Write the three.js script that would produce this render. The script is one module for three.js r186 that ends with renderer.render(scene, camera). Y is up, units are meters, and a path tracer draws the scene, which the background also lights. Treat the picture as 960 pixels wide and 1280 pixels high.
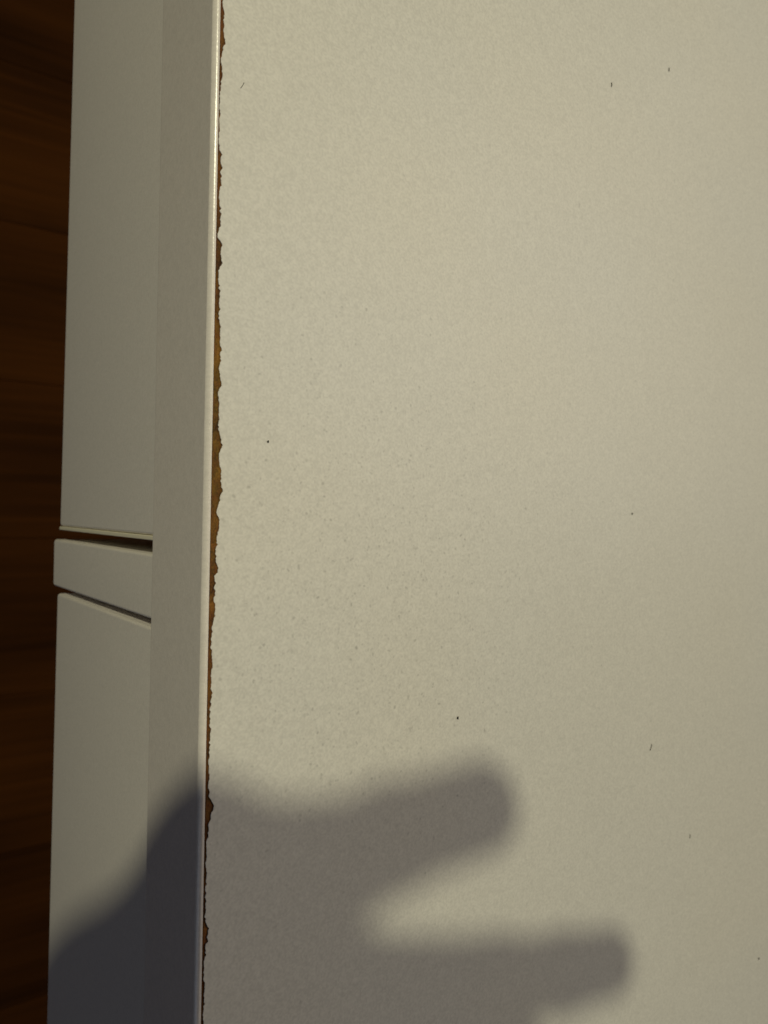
import * as THREE from 'three';
import { MarchingCubes } from 'three/addons/objects/MarchingCubes.js';
import { toCreasedNormals } from 'three/addons/utils/BufferGeometryUtils.js';
import { RectAreaLightUniformsLib } from 'three/addons/lights/RectAreaLightUniformsLib.js';

// ------------------------------------------------------------------ camera, light, exposure
// metres. x runs into the desk from its front edge, y up from the desk top, z along the front edge.
const scene = new THREE.Scene();
const camera = new THREE.PerspectiveCamera(67.32, 768 / 1024, 0.01, 20);
{
  const right = new THREE.Vector3(0.8, 0.5996, -0.0195).normalize();
  const fwd = new THREE.Vector3(0.5997, -0.8002, 0).addScaledVector(right, 0);
  fwd.addScaledVector(right, -fwd.dot(right)).normalize();
  const up = new THREE.Vector3().crossVectors(right, fwd);
  const m = new THREE.Matrix4().makeBasis(right, up, fwd.clone().negate());
  camera.quaternion.setFromRotationMatrix(m);
  camera.position.set(-0.0656, 0.147, 0);
  camera.focus = 0.178;
  camera.userData.fStop = 22;
}
scene.add(camera);
scene.background = new THREE.Color(0x000000);

RectAreaLightUniformsLib.init();
const LAMP_AT = new THREE.Vector3(-0.614, 1.029, -0.65);
const lamp = new THREE.PointLight(new THREE.Color().setRGB(1, 0.955, 0.665), 2.84);
lamp.position.copy(LAMP_AT);
lamp.shadow.radius = 1.05;                      // a bulb 4 cm across
lamp.castShadow = true;
lamp.shadow.mapSize.set(2048, 2048);
scene.add(lamp);
function area(rgb, nits, w, h, at, look) {
  const l = new THREE.RectAreaLight(new THREE.Color().setRGB(...rgb), nits, w, h);
  l.position.set(...at); l.lookAt(...look); scene.add(l);
  return l;
}
area([1, 0.905, 0.775], 2.66, 1.3, 1.3, [1.45, 1.66, -0.52], [0.05, 0, 0]);      // light thrown back by the wall and ceiling behind the desk
area([0.76, 0.84, 1.0], 0.8, 1.0, 1.0, [-1.5, 0.55, 1.15], [0, 0, 0]);        // faint cool light of the room in front

// ------------------------------------------------------------------ helpers
function rng(seed) { let a = seed >>> 0; return () => { a = (a + 0x6d2b79f5) | 0; let t = Math.imul(a ^ (a >>> 15), 1 | a); t = (t + Math.imul(t ^ (t >>> 7), 61 | t)) ^ t; return ((t ^ (t >>> 14)) >>> 0) / 4294967296; }; }
function hash(x, y, s) { let h = Math.imul(x, 374761393) + Math.imul(y, 668265263) + Math.imul(s, 982451653); h = Math.imul(h ^ (h >>> 13), 1274126177); return ((h ^ (h >>> 16)) >>> 0) / 4294967296; }
function vnoise(x, y, s, px = 1e9, py = 1e9) {
  const xi = Math.floor(x), yi = Math.floor(y), fx = x - xi, fy = y - yi;
  const u = fx * fx * (3 - 2 * fx), v = fy * fy * (3 - 2 * fy);
  const w = (a, p) => ((a % p) + p) % p;
  const a = hash(w(xi, px), w(yi, py), s), b = hash(w(xi + 1, px), w(yi, py), s), c = hash(w(xi, px), w(yi + 1, py), s), d = hash(w(xi + 1, px), w(yi + 1, py), s);
  return a + (b - a) * u + (c - a) * v + (a - b - c + d) * u * v;
}
function tex(w, h, fn, srgb, repeat = true) {
  const d = new Uint8Array(w * h * 4);
  for (let y = 0, i = 0; y < h; y++) for (let x = 0; x < w; x++, i += 4) {
    const c = fn(x, y);
    d[i] = c[0]; d[i + 1] = c[1]; d[i + 2] = c[2]; d[i + 3] = 255;
  }
  const t = new THREE.DataTexture(d, w, h);
  t.magFilter = THREE.LinearFilter; t.minFilter = THREE.LinearFilter;
  if (repeat) t.wrapS = t.wrapT = THREE.RepeatWrapping;
  if (srgb) t.colorSpace = THREE.SRGBColorSpace;
  t.needsUpdate = true;
  return t;
}
const clamp8 = v => Math.max(0, Math.min(255, v));
function boxUV(g) {                              // uv in metres, by the face's main direction
  const p = g.attributes.position, n = g.attributes.normal, uv = new Float32Array(p.count * 2);
  for (let i = 0; i < p.count; i++) {
    const ax = Math.abs(n.getX(i)), ay = Math.abs(n.getY(i)), az = Math.abs(n.getZ(i));
    if (ay >= ax && ay >= az) { uv[2 * i] = p.getX(i); uv[2 * i + 1] = p.getZ(i); }
    else if (ax >= az) { uv[2 * i] = p.getY(i); uv[2 * i + 1] = p.getZ(i); }
    else { uv[2 * i] = p.getX(i); uv[2 * i + 1] = p.getY(i); }
  }
  g.setAttribute('uv', new THREE.BufferAttribute(uv, 2));
  return g;
}
function mesh(name, g, m, parent) {
  const o = new THREE.Mesh(g, m); o.name = name; o.castShadow = o.receiveShadow = true;
  parent.add(o);
  return o;
}
// a board whose face is drawn in (z, y) and which is t thick towards +x, with a small rounded arris
function board(points, x0, t, bevel, seg = 8) {
  const s = new THREE.Shape();
  const n = points.length, r = bevel * 0.6;
  for (let i = 0; i < n; i++) {                  // shrink by the bevel, corners slightly rounded
    const p = new THREE.Vector2(...points[i]), a = new THREE.Vector2(...points[(i + n - 1) % n]), b = new THREE.Vector2(...points[(i + 1) % n]);
    const da = a.sub(p).normalize(), db = b.sub(p).normalize();
    const q = p.clone().addScaledVector(da, bevel).addScaledVector(db, bevel);
    const q1 = q.clone().addScaledVector(da, r), q2 = q.clone().addScaledVector(db, r);
    if (i === 0) s.moveTo(q1.x, q1.y); else s.lineTo(q1.x, q1.y);
    s.quadraticCurveTo(q.x, q.y, q2.x, q2.y);
  }
  s.closePath();
  let g = new THREE.ExtrudeGeometry(s, { depth: t - 2 * bevel, bevelEnabled: true, bevelThickness: bevel, bevelSize: bevel, bevelSegments: seg, curveSegments: 4 });
  // (shape x, shape y, depth) -> (z, y, x)
  const p = g.attributes.position;
  for (let i = 0; i < p.count; i++) { const a = p.getX(i), b = p.getY(i), c = p.getZ(i); p.setXYZ(i, x0 + bevel + c, b, a); }
  for (let i = 0; i < p.count; i += 3) {         // keep faces outward after the swap of axes
    const bx = p.getX(i + 1), by = p.getY(i + 1), bz = p.getZ(i + 1);
    p.setXYZ(i + 1, p.getX(i + 2), p.getY(i + 2), p.getZ(i + 2)); p.setXYZ(i + 2, bx, by, bz);
  }
  g.deleteAttribute('normal'); g.deleteAttribute('uv');
  return boxUV(toCreasedNormals(g, 0.12));
}
function slab(x0, x1, y0, y1, z0, z1, b = 0.0008) { return board([[z0, y0], [z1, y0], [z1, y1], [z0, y1]], x0, x1 - x0, b, 1); }

// ------------------------------------------------------------------ materials
const PAINT = [0.775, 0.755, 0.70];               // linear albedo of the off-white laminate
const toS = v => 255 * (v <= 0.0031308 ? 12.92 * v : 1.055 * Math.pow(v, 1 / 2.4) - 0.055);

// fine print-like mottling of the foil, tiled every 0.12 m
const N = 1024;
const mottle = (x, y, s) => {
  const f = (c) => vnoise(x * c / N, y * c / N, s + c, c, c) - 0.5;
  return 0.5 * f(512) + 0.35 * f(256) + 0.16 * f(96) + 0.06 * f(24);
};
const foilMap = tex(N, N, (x, y) => {
  const m = mottle(x, y, 11), c = vnoise(x * 64 / N, y * 64 / N, 91, 64, 64) - 0.5, k = 1 + 0.18 * m;
  return [clamp8(toS(PAINT[0] * k * (1 + 0.02 * c))), clamp8(toS(PAINT[1] * k)), clamp8(toS(PAINT[2] * k * (1 - 0.03 * c)))];
}, true);
const foilBump = tex(N, N, (x, y) => { const v = clamp8(128 + 150 * mottle(x, y, 37)); return [v, v, v]; }, false);
function scaled(t, r) { const c = t.clone(); c.repeat.set(r, r); c.needsUpdate = true; return c; }
const foil = new THREE.MeshPhysicalMaterial({ map: scaled(foilMap, 8), bumpMap: scaled(foilBump, 8), bumpScale: 0.00003, roughness: 0.5, specularIntensity: 0.8 });

// the foil of the top: the same paper plus scuffs, grey pits and faint stains of its own (0.44 m square)
const T = 2048, TS = 0.44, TX0 = -0.02, TZ0 = -0.22;
const wear = new Float32Array(T * T);
{
  const r = rng(5);
  const dab = (x, z, len, wid, ang, a) => {
    const cx = (x - TX0) / TS * T, cz = (z - TZ0) / TS * T, L = len / TS * T / 2, W = wid / TS * T / 2, R = Math.ceil(L + W + 2);
    const ca = Math.cos(ang), sa = Math.sin(ang);
    for (let j = -R; j <= R; j++) for (let i = -R; i <= R; i++) {
      const X = Math.round(cx) + i, Y = Math.round(cz) + j;
      if (X < 0 || Y < 0 || X >= T || Y >= T) continue;
      const u = (X - cx) * ca + (Y - cz) * sa, v = -(X - cx) * sa + (Y - cz) * ca;
      const d = Math.hypot(Math.max(0, Math.abs(u) - L), v) / W;
      wear[Y * T + X] = Math.max(wear[Y * T + X], a * Math.max(0, 1 - d * d));
    }
  };
  const gauss = () => (r() + r() + r() + r() - 2) * 0.87;
  for (let i = 0; i < 1500; i++) dab(0.045 + 0.06 * gauss(), 0.012 + 0.065 * gauss(), 0.0001 + 0.0004 * r() * r(), 0.0004 + 0.0004 * r(), 6.28 * r(), 0.08 + 0.22 * r() * r());
  for (let i = 0; i < 400; i++) dab(0.005 + 0.24 * r(), -0.2 + 0.4 * r(), 0.0003 + 0.0008 * r() * r(), 0.0005 + 0.0005 * r(), 6.28 * r(), 0.03 + 0.12 * r() * r());
  for (let i = 0; i < 40; i++) dab(0.02 + 0.06 * r(), 0.0 + 0.06 * r(), 0.0002 + 0.0006 * r() * r(), 0.0005 + 0.0003 * r(), 6.28 * r(), 0.14 + 0.2 * r());
}
const topMap = tex(T, T, (x, y) => {
  const q = 0.8 * (vnoise(x / 1.7, y / 1.7, 1) - 0.5) + 0.22 * (vnoise(x / 4.3, y / 4.3, 2) - 0.5) + 0.05 * (vnoise(x / 13, y / 13, 3) - 0.5) + 0.05 * (vnoise(x / 90, y / 90, 4) - 0.5);
  const warm = vnoise(x / 170, y / 170, 5) - 0.5, k = (1 + 0.23 * q) * (1 - wear[y * T + x]);
  return [clamp8(toS(PAINT[0] * k * (1 + 0.012 * warm))), clamp8(toS(PAINT[1] * k)), clamp8(toS(PAINT[2] * k * (1 - 0.025 * warm)))];
}, true, false);
const topBump = tex(T, T, (x, y) => {
  const q = 0.6 * (vnoise(x / 2.2, y / 2.2, 21) - 0.5) + 0.6 * (vnoise(x / 5, y / 5, 22) - 0.5);
  const v = clamp8(140 + 120 * q - 110 * wear[y * T + x]); return [v, v, v];
}, false, false);
topMap.wrapS = topMap.wrapT = topBump.wrapS = topBump.wrapT = THREE.MirroredRepeatWrapping;
const frontFoil = new THREE.MeshPhysicalMaterial({ map: scaled(tex(512, 512, (x, y) => { const k = 1 + 0.12 * (vnoise(x / 2, y / 2, 41, 256, 256) - 0.5) + 0.05 * (vnoise(x / 6, y / 6, 42, 85, 85) - 0.5); return [clamp8(toS(0.825 * k)), clamp8(toS(0.775 * k)), clamp8(toS(0.722 * k))]; }, true), 16), bumpMap: scaled(foilBump, 8), bumpScale: 0.00003, roughness: 0.5, specularIntensity: 0.8 });
const topFoil = new THREE.MeshPhysicalMaterial({ map: topMap, bumpMap: topBump, bumpScale: 0.00005, roughness: 0.4, specularIntensity: 1 });

// plastic edge strip: smoother, with a little orange peel
const stripMap = tex(256, 256, (x, y) => {
  const k = 0.96 + 0.1 * (vnoise(x / 2, y / 2, 51, 128, 128) - 0.5) + 0.06 * (vnoise(x / 8, y / 8, 52, 32, 32) - 0.5);
  return [toS(0.90 * k), toS(0.838 * k), toS(0.78 * k)];
}, true);
const stripBump = tex(256, 256, (x, y) => { const v = clamp8(128 + 110 * (vnoise(x / 4, y / 4, 53, 64, 64) - 0.5) + 90 * (vnoise(x / 2, y / 2, 54, 128, 128) - 0.5)); return [v, v, v]; }, false);
const edgeMat = new THREE.MeshPhysicalMaterial({ map: scaled(stripMap, 30), bumpMap: scaled(stripBump, 30), bumpScale: 0.00002, roughness: 0.24, specularIntensity: 1 });
const chipMap = tex(512, 512, (x, y) => {
  const f = (a, b, s) => vnoise(x * a / 512, y * b / 512, s, a, b);
  const k = 0.55 + 0.5 * f(128, 64, 3) + 0.7 * (f(256, 256, 4) - 0.4) + 0.6 * (f(30, 10, 5) - 0.5);
  const h = f(60, 30, 9);
  return [clamp8(toS(0.24 * k)), clamp8(toS(0.122 * k * (0.85 + 0.3 * h))), clamp8(toS(0.018 * k))];
}, true);
const chipMat = new THREE.MeshStandardMaterial({ map: scaled(chipMap, 30), vertexColors: true, roughness: 0.9 });

// dark oiled-looking floor boards, grain along x; three tones
function woodMap(seed, tone) {
  return tex(1024, 512, (x, y) => {
    const X = x / 1024, Y = y / 512;
    const warp = 5 * (vnoise(X * 3, Y * 4, seed, 3, 4) - 0.5) + 1.6 * (vnoise(X * 12, Y * 10, seed + 1, 12, 10) - 0.5);
    const ring = 0.5 + 0.5 * Math.sin((Y * 9 + warp * 0.55) * 6.283);
    const fine = vnoise(X * 24, Y * 256, seed + 2, 24, 256), mid = vnoise(X * 6, Y * 40, seed + 3, 6, 40), big = vnoise(X * 4, Y * 5, seed + 4, 4, 5);
    const k = tone * (0.62 + 0.1 * ring * mid + 0.28 * mid + 0.1 * fine + 0.75 * (big - 0.45));
    return [clamp8(toS(0.056 * k)), clamp8(toS(0.0172 * k)), clamp8(toS(0.0020 * k))];
  }, true);
}
const woods = [woodMap(101, 1.0), woodMap(211, 0.82), woodMap(307, 1.12)].map(t => new THREE.MeshPhysicalMaterial({ map: t, roughness: 0.8, specularIntensity: 0.15 }));
const subfloorMat = new THREE.MeshStandardMaterial({ color: new THREE.Color().setRGB(0.015, 0.008, 0.004), roughness: 0.9 });

// ------------------------------------------------------------------ the floor
const FLOOR = -0.78, PW = 0.174;
{
  const floor = new THREE.Group(); floor.name = 'floor'; floor.position.set(0, FLOOR, 0);
  floor.userData = { label: 'dark brown wooden plank floor far below the white desk', kind: 'structure' };
  scene.add(floor);
  mesh('subfloor', slab(-1.2, 1.8, -0.03, -0.0085, -1.21, 1.05), subfloorMat, floor);
  const r = rng(17);
  for (let i = -7; i < 6; i++) for (let k = 0; k < 2; k++) {
    const z0 = 0.037 + i * PW, split = 0.75 + 0.5 * (((i + 9) * 0.37) % 1);
    const a = k ? split + 0.0008 : -1.2, b = k ? 1.8 : split;
    const g = slab(a, b, -0.008, 0, z0 + 0.0002, z0 + PW - 0.0002, 0.0005);
    const uv = g.attributes.uv, ou = r(), ov = r();
    for (let j = 0; j < uv.count; j++) uv.setXY(j, uv.getX(j) / 0.9 + ou, (uv.getY(j) - z0) / PW * 0.9 + ov);
    mesh('plank', g, woods[Math.floor(r() * 3)], floor);
  }
}

// ------------------------------------------------------------------ the desk
const W0 = -0.95, W1 = 0.95, DEPTH = 0.46, XF = -0.001;      // length along z, depth, face of the top
const THICK = 0.0295, XD = 0.004;                            // thickness of the top, face of the drawers
const desk = new THREE.Group(); desk.name = 'desk'; scene.add(desk);
desk.userData = { label: 'white laminate desk with drawers and a chipped brown front edge', category: 'desk' };

// core of the top, under the foil and behind the edge strip
const top = mesh('tabletop', slab(0.0046, DEPTH, -THICK, -0.00036, W0, W1, 0.0003), foil, desk);
// bare pressed-wood strip along the front edge, rough where the foil broke away
{
  const nx = 18, z0 = -0.25, z1 = 0.25, nz = 1500, x0 = 0.00046, x1 = 0.0052;
  const pos = [], idx = [], uv = [], col = [];
  const tint = z => { const o = Math.exp(-Math.pow((z + 0.018) / 0.032, 2)) * (0.42 + 0.45 * vnoise(z * 300, 1, 66)), d = 0.68 + 0.36 * vnoise(z * 160, 2, 67); return [d * (0.72 + 0.28 * o), d * (0.52 + 0.48 * o), d * (0.5 + 0.4 * o)]; };
  for (let j = 0; j <= nz; j++) for (let i = 0; i <= nx; i++) {
    const x = x0 + (x1 - x0) * i / nx, z = z0 + (z1 - z0) * j / nz;
    const h = 0.00030 * (vnoise(x * 2600, z * 1500, 61) - 0.5) + 0.0002 * (vnoise(x * 900, z * 420, 62) - 0.5);
    let y = -0.00030 + 0.75 * h; if (i === 0) y -= 0.00012;
    if (i === nx) y = -0.00037;
    pos.push(x, y, z); uv.push(x, z); col.push(...tint(z));
  }
  const row = nx + 1;
  for (let j = 0; j < nz; j++) for (let i = 0; i < nx; i++) { const a = j * row + i; idx.push(a, a + row, a + 1, a + 1, a + row, a + row + 1); }
  // close it downwards so that it is the broken top of the core, not a sheet
  const base = pos.length / 3;
  for (let j = 0; j <= nz; j++) { const z = z0 + (z1 - z0) * j / nz; pos.push(x0, -THICK + 0.001, z); uv.push(0.05, z); col.push(...tint(z)); }
  for (let j = 0; j < nz; j++) { const a = j * row, b = base + j; idx.push(a, b, a + row, a + row, b, b + 1); }
  const g = new THREE.BufferGeometry();
  g.setAttribute('position', new THREE.Float32BufferAttribute(pos, 3)); g.setAttribute('uv', new THREE.Float32BufferAttribute(uv, 2)); g.setAttribute('color', new THREE.Float32BufferAttribute(col, 3)); g.setIndex(idx); g.computeVertexNormals();
  const o = mesh('bare_core', g, chipMat, top);
  o.userData = { label: 'exposed brown pressed-wood core along the chipped edge' };
}
// the foil of the top: a thin sheet whose front outline is broken (mm: along the edge, width of the bare strip)
{
  const chips = `-104.2 .78 -103.2 .88 -101.9 1.25 -101 1.07 -98.6 1.16 -97 1.33 -95.8 1.5 -94.9 1.29 -93.6 1.05 -92.2 .62 -91.1 .82 -89 .92 -87 .73 -84.5 .62 -77.9 .64 -74.7 .67 -72.8 .99 -70.4 1.26 -69.4 1.14 -67.9 1.22
    -66.2 1.06 -64.1 .89 -61.7 1.05 -59.7 1.15 -58.3 1.3 -57.2 .92 -55.5 .74 -55.1 1.08 -54.4 1.65 -53 1.41 -51.6 1.48 -50.6 1.73 -49.6 1.31 -47.7 1.04 -43.7 1.32 -38.7 1.43 -35.5 1.71 -31.4 1.79 -28.9 1.6 -27.3 1.79
    -25.5 2.09 -24 1.45 -20.7 1.77 -16.6 1.7 -14.5 2.22 -12.5 2.4 -11.2 1.88 -10 1.99 -7.6 2.42 -5.1 2.4 -3.1 2.57 -1.3 2.32 0 1.87 .8 1.6 2.3 2.34 3.8 2.2 5.3 1.91 8.9 1.61 11 1.69 12.2 2.25 13 2.18 13.8 1.31 15.5 1.57
    17.9 1.4 19.2 1.51 20.9 1.76 22 1.71 23.7 1.25 26.1 1.13 28.5 .88 30.2 1.3 32.2 1.43 35.1 1.18 36.8 1.09 37.8 1.46 38.8 1.39 40 .98 42.5 .94 45.3 1.23 48.2 1.06 51.5 .99 54.8 1.11 56.5 1.09 59.3 1.29 60.6 2.02 61.6 2.31
    62.5 1.89 63.9 1.48 65 1.24 67.1 1.11 69.5 .81 72.8 .87 76.5 1.04 78.5 .73 81 .87 84.3 .94 86.1 1.59 88.5 1.38 90.9 1.08 93.3 .78 99 .9 105.6 .95`.trim().split(/\s+/).map(Number);
  const s = new THREE.Shape();
  s.moveTo(DEPTH, W0); s.lineTo(0.0008, W0); s.lineTo(0.0008, -0.24);
  let k = 0;
  for (let z = -239; z <= 239; z += 0.22) {
    let x;
    if (z < chips[0] || z > chips[chips.length - 2]) x = 0.6 + 0.9 * Math.pow(vnoise(z * 0.25, 0, 71), 2) + 0.5 * vnoise(z * 0.9, 3, 72) * vnoise(z * 0.12, 5, 73);
    else {
      while (chips[2 * k + 2] < z) k++;
      const t = (z - chips[2 * k]) / (chips[2 * k + 2] - chips[2 * k]);
      x = chips[2 * k + 1] * (1 - t) + chips[2 * k + 3] * t;
    }
    x += 0.2 * (vnoise(z * 1.1, 1, 74) - 0.5) + 0.2 * (hash(Math.round(z / 0.44), 2, 75) - 0.5) + 0.3 * Math.pow(vnoise(z * 1.9, 2, 76), 5);
    s.lineTo(Math.max(0.5, x) / 1000, z / 1000);
  }
  s.lineTo(0.0008, 0.24); s.lineTo(0.0008, W1); s.lineTo(DEPTH, W1); s.closePath();
  const g = new THREE.ExtrudeGeometry(s, { depth: 0.0002, bevelEnabled: false });
  const p = g.attributes.position, n = g.attributes.normal, uv = new Float32Array(p.count * 2);
  for (let i = 0; i < p.count; i++) {
    const x = p.getX(i), z = p.getY(i), d = p.getZ(i);
    p.setXYZ(i, x, d - 0.0002, z);
    uv[2 * i] = (x - TX0) / TS; uv[2 * i + 1] = (z - TZ0) / TS;
  }
  for (let i = 0; i < p.count; i += 3) { const b = [p.getX(i + 1), p.getY(i + 1), p.getZ(i + 1)], u = [uv[2 * i + 2], uv[2 * i + 3]]; p.setXYZ(i + 1, p.getX(i + 2), p.getY(i + 2), p.getZ(i + 2)); p.setXYZ(i + 2, ...b); uv[2 * i + 2] = uv[2 * i + 4]; uv[2 * i + 3] = uv[2 * i + 5]; uv[2 * i + 4] = u[0]; uv[2 * i + 5] = u[1]; }
  g.setAttribute('uv', new THREE.BufferAttribute(uv, 2));
  g.deleteAttribute('normal');
  g.computeVertexNormals();
  mesh('laminate_sheet', g, topFoil, top);
}
// white edge strip glued on the front, its top arris eased
{
  const th = 0.00136, x0 = XF, x1 = XF + th, c = 0.00105, prof = [];
  const arc = (cx, cy, r, a0, a1, n) => { for (let i = 0; i <= n; i++) { const a = a0 + (a1 - a0) * i / n; prof.push([cx + r * Math.cos(a), cy + r * Math.sin(a)]); } };
  // eased upper corner: an ellipse-like arris of several facets
  for (let i = 0; i <= 12; i++) { const a = Math.PI - (Math.PI / 2) * i / 12, e = 1.45; prof.push([x0 + c * 0.9 * (1 - Math.pow(Math.abs(Math.cos(a)), 2 / e)), -c + c * Math.pow(Math.sin(a), 2 / e)]); }
  arc(x1 - 0.0001, -0.0001, 0.0001, Math.PI / 2, 0, 3);
  prof.push([x1, -THICK]); arc(x0 + 0.0006, -THICK + 0.0006, 0.0006, -Math.PI / 2, -Math.PI, 4);
  const pos = [], n = prof.length, za = W0, zb = W1, cuts = 40;
  for (let i = 0; i < n; i++) {
    const a = prof[i], b = prof[(i + 1) % n];
    for (let k = 0; k < cuts; k++) { const z0 = za + (zb - za) * k / cuts, z1 = za + (zb - za) * (k + 1) / cuts; pos.push(a[0], a[1], z0, a[0], a[1], z1, b[0], b[1], z1, a[0], a[1], z0, b[0], b[1], z1, b[0], b[1], z0); }
  }
  let g = new THREE.BufferGeometry(); g.setAttribute('position', new THREE.Float32BufferAttribute(pos, 3));
  g = boxUV(toCreasedNormals(g, 0.16));
  mesh('edge_strip', g, edgeMat, top);
}
// divider panel between the drawers and the two drawer fronts
mesh('divider', board([[0.0118, -0.1395], [0.0282, -0.1395], [0.0282, -THICK - 0.0002], [0.0118, -THICK - 0.0002]], XD, 0.40, 0.0009), frontFoil, desk);
function drawer(za, zb, ya, yb) {                 // ya, yb: lower edge at za and zb
  const o = mesh('drawer', board([[za, ya], [zb, yb], [zb, -THICK - 0.0035], [za, -THICK - 0.0035]], XD, 0.016, 0.0009), frontFoil, desk);
  mesh('drawer_box', slab(XD + 0.0163, 0.38, -0.112, -0.045, za + 0.014, zb - 0.014), foil, o);
  return o;
}
{
  const d = drawer(-0.46, 0.0070, -0.1180, -0.1317);
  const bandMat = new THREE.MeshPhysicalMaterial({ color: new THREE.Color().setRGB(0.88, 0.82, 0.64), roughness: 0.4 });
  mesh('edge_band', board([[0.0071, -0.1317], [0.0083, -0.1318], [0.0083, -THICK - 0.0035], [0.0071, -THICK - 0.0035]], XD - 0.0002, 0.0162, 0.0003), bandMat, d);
}
drawer(0.0303, 0.50, -0.1336, -0.1430);
// end panels that carry the desk, out of the picture
for (const z of [W0 + 0.001, W1 - 0.017]) mesh('end_panel', slab(XD, 0.44, FLOOR + 0.001, -THICK - 0.0002, z, z + 0.016), foil, desk);
mesh('back_rail', slab(0.42, 0.436, -0.16, -THICK - 0.0002, W0 + 0.018, W1 - 0.018), foil, desk);

// ------------------------------------------------------------------ specks on the top
const lintMat = new THREE.MeshStandardMaterial({ color: new THREE.Color().setRGB(0.03, 0.024, 0.018), roughness: 0.9 });
function lint(name, label, category, x, z, pts, r) {
  const c = new THREE.CatmullRomCurve3(pts.map(([a, b, h = 0]) => new THREE.Vector3(a / 1000, r + h / 1000, b / 1000)));
  const o = mesh(name, new THREE.TubeGeometry(c, 10, r, 6), lintMat, scene);
  o.position.set(x / 1000, 0.00001, z / 1000);
  o.userData = { label, category };
}
lint('lint_fibre', 'tiny dark fibre near the upper right of the desk top, left of two', 'fibre', 127.6, -131.1, [[0, -0.55], [0.18, 0], [0.05, 0.6]], 0.00013);
lint('lint_fibre_001', 'tiny dark fibre near the upper right of the desk top, right of two', 'fibre', 157.4, -146.4, [[0.1, -0.6], [-0.1, 0.05], [0.05, 0.55]], 0.00013);
lint('lint_fibre_002', 'tiny hooked dark fibre on the desk top above the tip of the longer finger shadow', 'fibre', 154.5, 74.7, [[0.5, -0.95], [0.35, -0.2], [-0.1, 0.6], [-0.35, 0.9]], 0.00011);
lint('lint_fibre_003', 'thin slanted grey hair beside the chipped edge near the top of the photo', 'fibre', 5.5, -88.3, [[0.35, -0.7], [0.05, 0], [-0.4, 0.7]], 0.00005);
lint('lint_fibre_004', 'short dark fibre at the far right of the desk top beside the finger shadows', 'fibre', 178.4, 109.2, [[-0.1, -0.7], [0.12, 0.1], [-0.05, 0.7]], 0.00009);
function speck(name, label, x, z, r) {
  const g = new THREE.IcosahedronGeometry(r, 1), p = g.attributes.position;
  for (let i = 0; i < p.count; i++) { const k = 0.8 + 0.4 * hash(Math.round(p.getX(i) * 1e6), Math.round(p.getZ(i) * 1e6), 3); p.setXYZ(i, p.getX(i) * k, p.getY(i) * 0.6 * k, p.getZ(i) * k * 1.3); }
  g.computeVertexNormals();
  const o = mesh(name, g, lintMat, scene); o.position.set(x / 1000, r * 0.55, z / 1000);
  o.userData = { label, category: 'speck' };
}
speck('dust_speck', 'dark speck just above the tip of the thumb shadow', 69.6, 52.8, 0.00028);
speck('dust_speck_001', 'dark speck alone in the middle right of the desk top', 142.2, -1.0, 0.00026);
speck('dust_speck_002', 'dark speck close to the widest part of the brown chipped edge', 13.1, -14.6, 0.00022);
speck('dust_speck_003', 'dark speck at the right border low in the photo', 227.1, 167.4, 0.00032);

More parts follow.
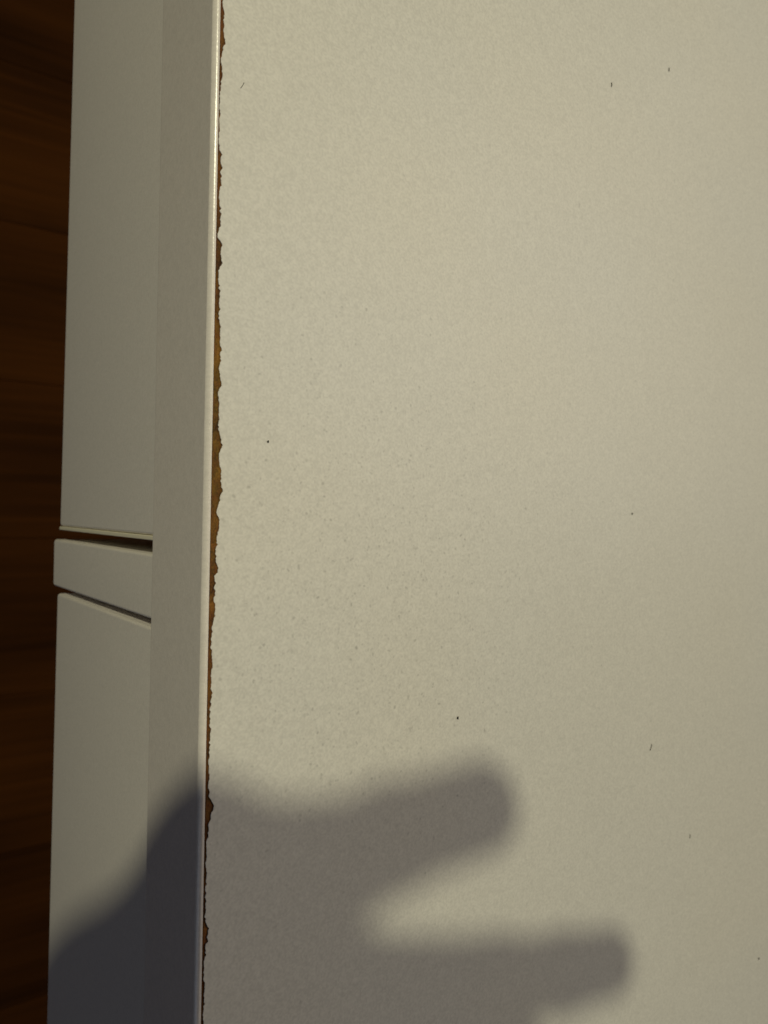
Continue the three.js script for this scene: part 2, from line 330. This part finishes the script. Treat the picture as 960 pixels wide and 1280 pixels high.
// ------------------------------------------------------------------ the hand that casts the shadow, above and behind the camera
{
  const J = {
    ttip: [-54.9, 200.0, -63.3, 9.0],
    tip: [-83.6, 207.0, -67.7, 9.0],
    tmcp: [-101.8, 208.0, -66.0, 10.8],
    cmc: [-124.5, 206.0, -69.7, 13.5],
    itip: [-9.8, 200.0, -14.8, 7.8],
    idip: [-30.3, 204.0, -21.4, 8.1],
    ipip: [-54.0, 207.0, -29.1, 8.5],
    imcp: [-91.6, 207.0, -39.7, 9.9],
    mmcp: [-91.6, 207.0, -22.9, 11.0],
    mpip: [-45.5, 198.0, -4.7, 9.4],
    mdip: [-34.0, 174.0, 16.4, 8.4],
    mtip: [-48.7, 166.0, 20.9, 7.8],
    rmcp: [-94.5, 204.0, -4.6, 10.6],
    rpip: [-52.7, 192.0, 17.0, 9.0],
    rdip: [-43.0, 170.0, 36.2, 8.0],
    rtip: [-55.8, 164.0, 39.3, 7.6],
    pmcp: [-98.4, 200.0, 13.8, 9.8],
    ppip: [-66.4, 188.0, 34.1, 8.2],
    pdip: [-59.3, 172.0, 47.9, 7.5],
    ptip: [-67.2, 166.0, 52.0, 7.0],
    wrist: [-162.9, 206.0, -53.7, 20.5],
    web: [-103.7, 206.0, -45.3, 10.0],
    mid: [-207.1, 190.0, -14.0, 24.0],
    elbow: [-288.5, 168.0, 32.8, 30.0],
  };
  const palm = [['imcp', 'wrist'], ['mmcp', 'wrist'], ['rmcp', 'wrist'], ['pmcp', 'wrist'], ['cmc', 'wrist'], ['cmc', 'web'], ['wrist', 'mid'], ['mid', 'elbow']];
  const fingers = [['ttip', 'tip', 'tmcp', 'cmc'], ['itip', 'idip', 'ipip', 'imcp'], ['mtip', 'mdip', 'mpip', 'mmcp'], ['rtip', 'rdip', 'rpip', 'rmcp'], ['ptip', 'pdip', 'ppip', 'pmcp']];
  const V = Object.fromEntries(Object.entries(J).map(([k, v]) => [k, { p: new THREE.Vector3(v[0], v[1], v[2]), r: v[3] }]));
  const ab = new THREE.Vector3(), ap = new THREE.Vector3();
  const cap = (P, a, b, flat = 1) => {
    ab.subVectors(b.p, a.p); ap.subVectors(P, a.p);
    const t = Math.max(0, Math.min(1, ap.dot(ab) / ab.lengthSq()));
    ap.addScaledVector(ab, -t); ap.y *= flat;
    return ap.length() - (a.r + (b.r - a.r) * t);
  };
  const smin = (a, b, k) => { const h = Math.max(k - Math.abs(a - b), 0) / k; return Math.min(a, b) - h * h * k / 4; };
  const field = P => {
    let d = 1e3;
    for (const [a, b] of palm) d = smin(d, cap(P, V[a], V[b], 1.12), 9);
    for (const f of fingers) {
      let e = 1e3;
      for (let i = 0; i < f.length - 1; i++) e = smin(e, cap(P, V[f[i]], V[f[i + 1]]), 3.5);
      d = smin(d, e, 4.5);
    }
    return d;
  };
  const R = 124, half = 168, cx = -134, cy = 192, cz = 0;
  const mc = new MarchingCubes(R, new THREE.MeshBasicMaterial(), false, false, 260000);
  mc.isolation = 0;
  const P = new THREE.Vector3(), hs = R / 2;
  for (let k = 0; k < R; k++) for (let j = 0; j < R; j++) for (let i = 0; i < R; i++) {
    P.set(cx + half * (i - hs) / hs, cy + half * (j - hs) / hs, cz + half * (k - hs) / hs);
    mc.field[i + j * R + k * R * R] = (P.y < 110 || P.y > 260) ? -20 : -field(P);
  }
  mc.update();
  const n = mc.count, pos = new Float32Array(n * 3), nor = new Float32Array(n * 3);
  for (let i = 0; i < n; i++) for (let a = 0; a < 3; a++) {
    pos[3 * i + a] = ([cx, cy, cz][a] + half * mc.positionArray[3 * i + a]) / 1000;
    nor[3 * i + a] = mc.normalArray[3 * i + a];
  }
  const g = new THREE.BufferGeometry();
  g.setAttribute('position', new THREE.BufferAttribute(pos, 3)); g.setAttribute('normal', new THREE.BufferAttribute(nor, 3));
  const skin = new THREE.MeshPhysicalMaterial({ color: new THREE.Color().setRGB(0.5, 0.28, 0.19), roughness: 0.55 });
  const hand = mesh('person', g, skin, scene);
  hand.userData = { label: 'right hand with spread thumb and pointing index finger held above the desk', category: 'person' };
  const nailMat = new THREE.MeshPhysicalMaterial({ color: new THREE.Color().setRGB(0.62, 0.38, 0.3), roughness: 0.3 });
  for (const [t, d] of fingers.map(f => [f[0], f[1]])) {
    const a = V[t], dir = new THREE.Vector3().subVectors(V[t].p, V[d].p).normalize();
    const up = new THREE.Vector3(0, 1, 0); if (Math.abs(dir.y) > 0.6) up.set(1, 0, 0);
    up.addScaledVector(dir, -up.dot(dir)).normalize();
    const side = new THREE.Vector3().crossVectors(dir, up);
    const ng = new THREE.SphereGeometry(1, 16, 10);
    ng.applyMatrix4(new THREE.Matrix4().makeBasis(dir.clone().multiplyScalar(a.r * 0.6), up.clone().multiplyScalar(1.1), side.clone().multiplyScalar(a.r * 0.55)));
    const c = a.p.clone().addScaledVector(up, a.r - 0.9).addScaledVector(dir, -a.r * 0.3);
    ng.translate(c.x, c.y, c.z); ng.scale(0.001, 0.001, 0.001);
    mesh('fingernail', ng, nailMat, hand);
  }
  // sleeve end on the forearm
  const sl = new THREE.CatmullRomCurve3([new THREE.Vector3(-0.258, 0.176, 0.014), new THREE.Vector3(-0.325, 0.158, 0.055), new THREE.Vector3(-0.451, 0.124, 0.130)]);
  const sg = new THREE.TubeGeometry(sl, 24, 0.037, 28), sp = sg.attributes.position;
  for (let i = 0; i < sp.count; i++) { const u = sg.attributes.uv.getX(i), w = 0.0022 * (vnoise(u * 14, sg.attributes.uv.getY(i) * 5, 81, 1e9, 5) - 0.5); sp.setY(i, sp.getY(i) + w); }
  sg.computeVertexNormals();
  mesh('sleeve', sg, new THREE.MeshStandardMaterial({ color: new THREE.Color().setRGB(0.05, 0.055, 0.065), roughness: 0.95, side: THREE.DoubleSide }), hand);
}

// ------------------------------------------------------------------ draw
const renderer = new THREE.WebGLRenderer({ antialias: true });
renderer.setSize(768, 1024);
renderer.toneMapping = THREE.LinearToneMapping;
renderer.toneMappingExposure = 1;
renderer.shadowMap.enabled = true;
renderer.shadowMap.type = THREE.PCFSoftShadowMap;
renderer.render(scene, camera);
